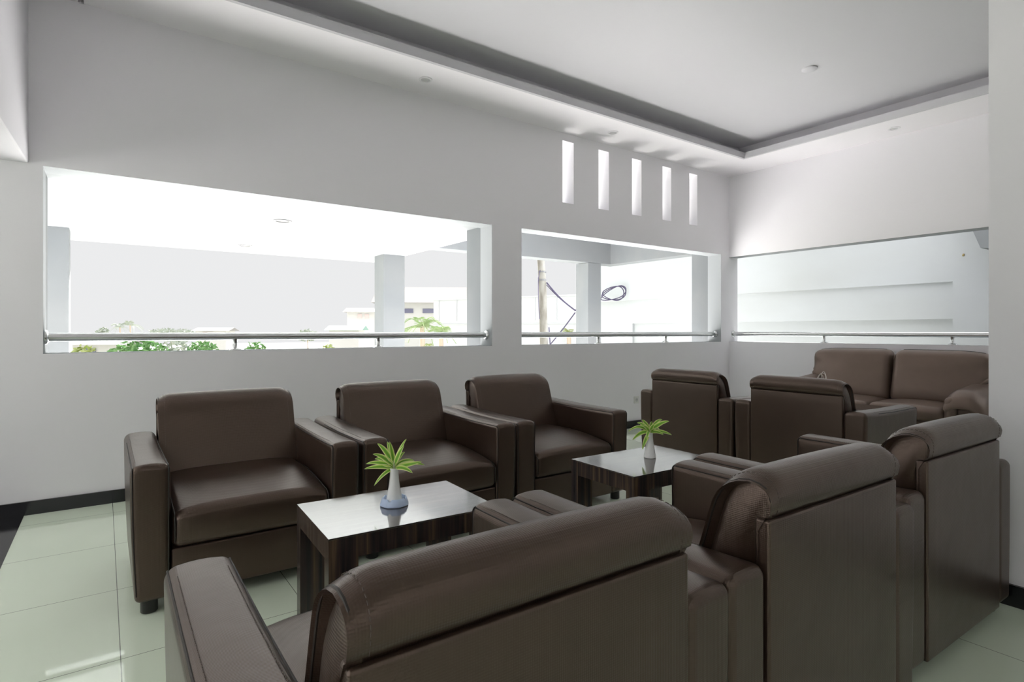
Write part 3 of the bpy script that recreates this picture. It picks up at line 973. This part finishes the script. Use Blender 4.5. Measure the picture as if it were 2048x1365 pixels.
def palm(label, k, t_, zc, nf, L, mname, seed):
    rnd = random.Random(seed)
    x, y = spot(k, t_)
    t = thing('palm_tree', label, 'palm tree', (x, y, GZ), 0, 'palm trees beyond the veranda')
    h = zc - GZ
    MB().tube([(.15, 0, 0), (.05, 0, h * .5), (0, 0, h)], .1, 10, rads=[.13, .1, .08]).build('trunk', M['bark'], t, True)
    for i in range(nf):
        a = 2 * PI * i / nf + rnd.uniform(-.2, .2); el = rnd.uniform(.1, 1.25)
        d = Vector((math.cos(a) * math.cos(el), math.sin(a) * math.cos(el), math.sin(el)))
        fl = L * rnd.uniform(.8, 1.1)
        b_ = MB(); pts_ = []
        for s in range(9):
            q = s / 8
            p = Vector((0, 0, h)) + d * fl * q - Vector((0, 0, fl * .75 * q * q))
            pts_.append(p)
        b_.tube(pts_, .012, 4)
        sd = d.cross(Vector((0, 0, 1))).normalized()
        for s in range(1, 9):
            for sg in (-1, 1):
                for f_ in (0, .5):
                    p = pts_[s - 1].lerp(pts_[s], f_)
                    lv = (sd * sg * .8 + d * .5 - Vector((0, 0, .35))).normalized() * fl * .33 * (1 - .5 * s / 9)
                    w = d * fl * .018
                    b_.add([p - w, p + lv * .5 - w * .7 , p + lv, p + lv * .5 + w * .7], [(0, 1, 2, 3)])
        b_.build('frond', M[mname], t)
    return t
palm('palm with arching fronds just right of the veranda column', -.158, 19, 1.28, 16, 1.0, 'leafB', 21)
palm('lower palm between the taller palm and the window pier', -.125, 21, 1.0, 12, .95, 'leafB', 22)
palm('small yellow-green palm at the sill below the tall palm', -.155, 16, .55, 10, .6, 'leafD', 23)
palm('tiny palm tuft behind the utility pole', .10, 22, 1.05, 9, .55, 'leafD', 24)
palm('distant brownish palm left of the tree line', -.69, 80, 1.7, 10, 1.9, 'leafC', 25)
palm('distant taller palm amid the far trees', -.672, 82, 2.0, 10, 2.0, 'leafC', 26)

# ------------------------------------------------------------------ daylight
# hazy white sky, brighter towards the zenith, and a hazy sun in front of the veranda
SUN = Vector((.22, .80, .49)).normalized()
w = bpy.data.worlds.new('sky'); SC.world = w; w.use_nodes = True
nt = w.node_tree; nt.nodes.clear()
out = nt.nodes.new('ShaderNodeOutputWorld'); bg = nt.nodes.new('ShaderNodeBackground')
tc = nt.nodes.new('ShaderNodeTexCoord'); sx = nt.nodes.new('ShaderNodeSeparateXYZ')
nt.links.new(tc.outputs['Generated'], sx.inputs[0])
mr = nt.nodes.new('ShaderNodeMapRange')
mr.inputs[1].default_value = .25; mr.inputs[2].default_value = 1.0; mr.inputs[3].default_value = .455; mr.inputs[4].default_value = 2.4
nt.links.new(sx.outputs['Z'], mr.inputs[0])
bg.inputs[0].default_value = (.985, .99, 1.0, 1)
nt.links.new(mr.outputs[0], bg.inputs[1]); nt.links.new(bg.outputs[0], out.inputs[0])
sd = bpy.data.lights.new('sun', 'SUN'); sd.energy = 33.0; sd.angle = math.radians(4); sd.color = (1, .98, .95)
so = bpy.data.objects.new('sun', sd); COL.objects.link(so)
so.rotation_euler = SUN.to_track_quat('Z', 'Y').to_euler()
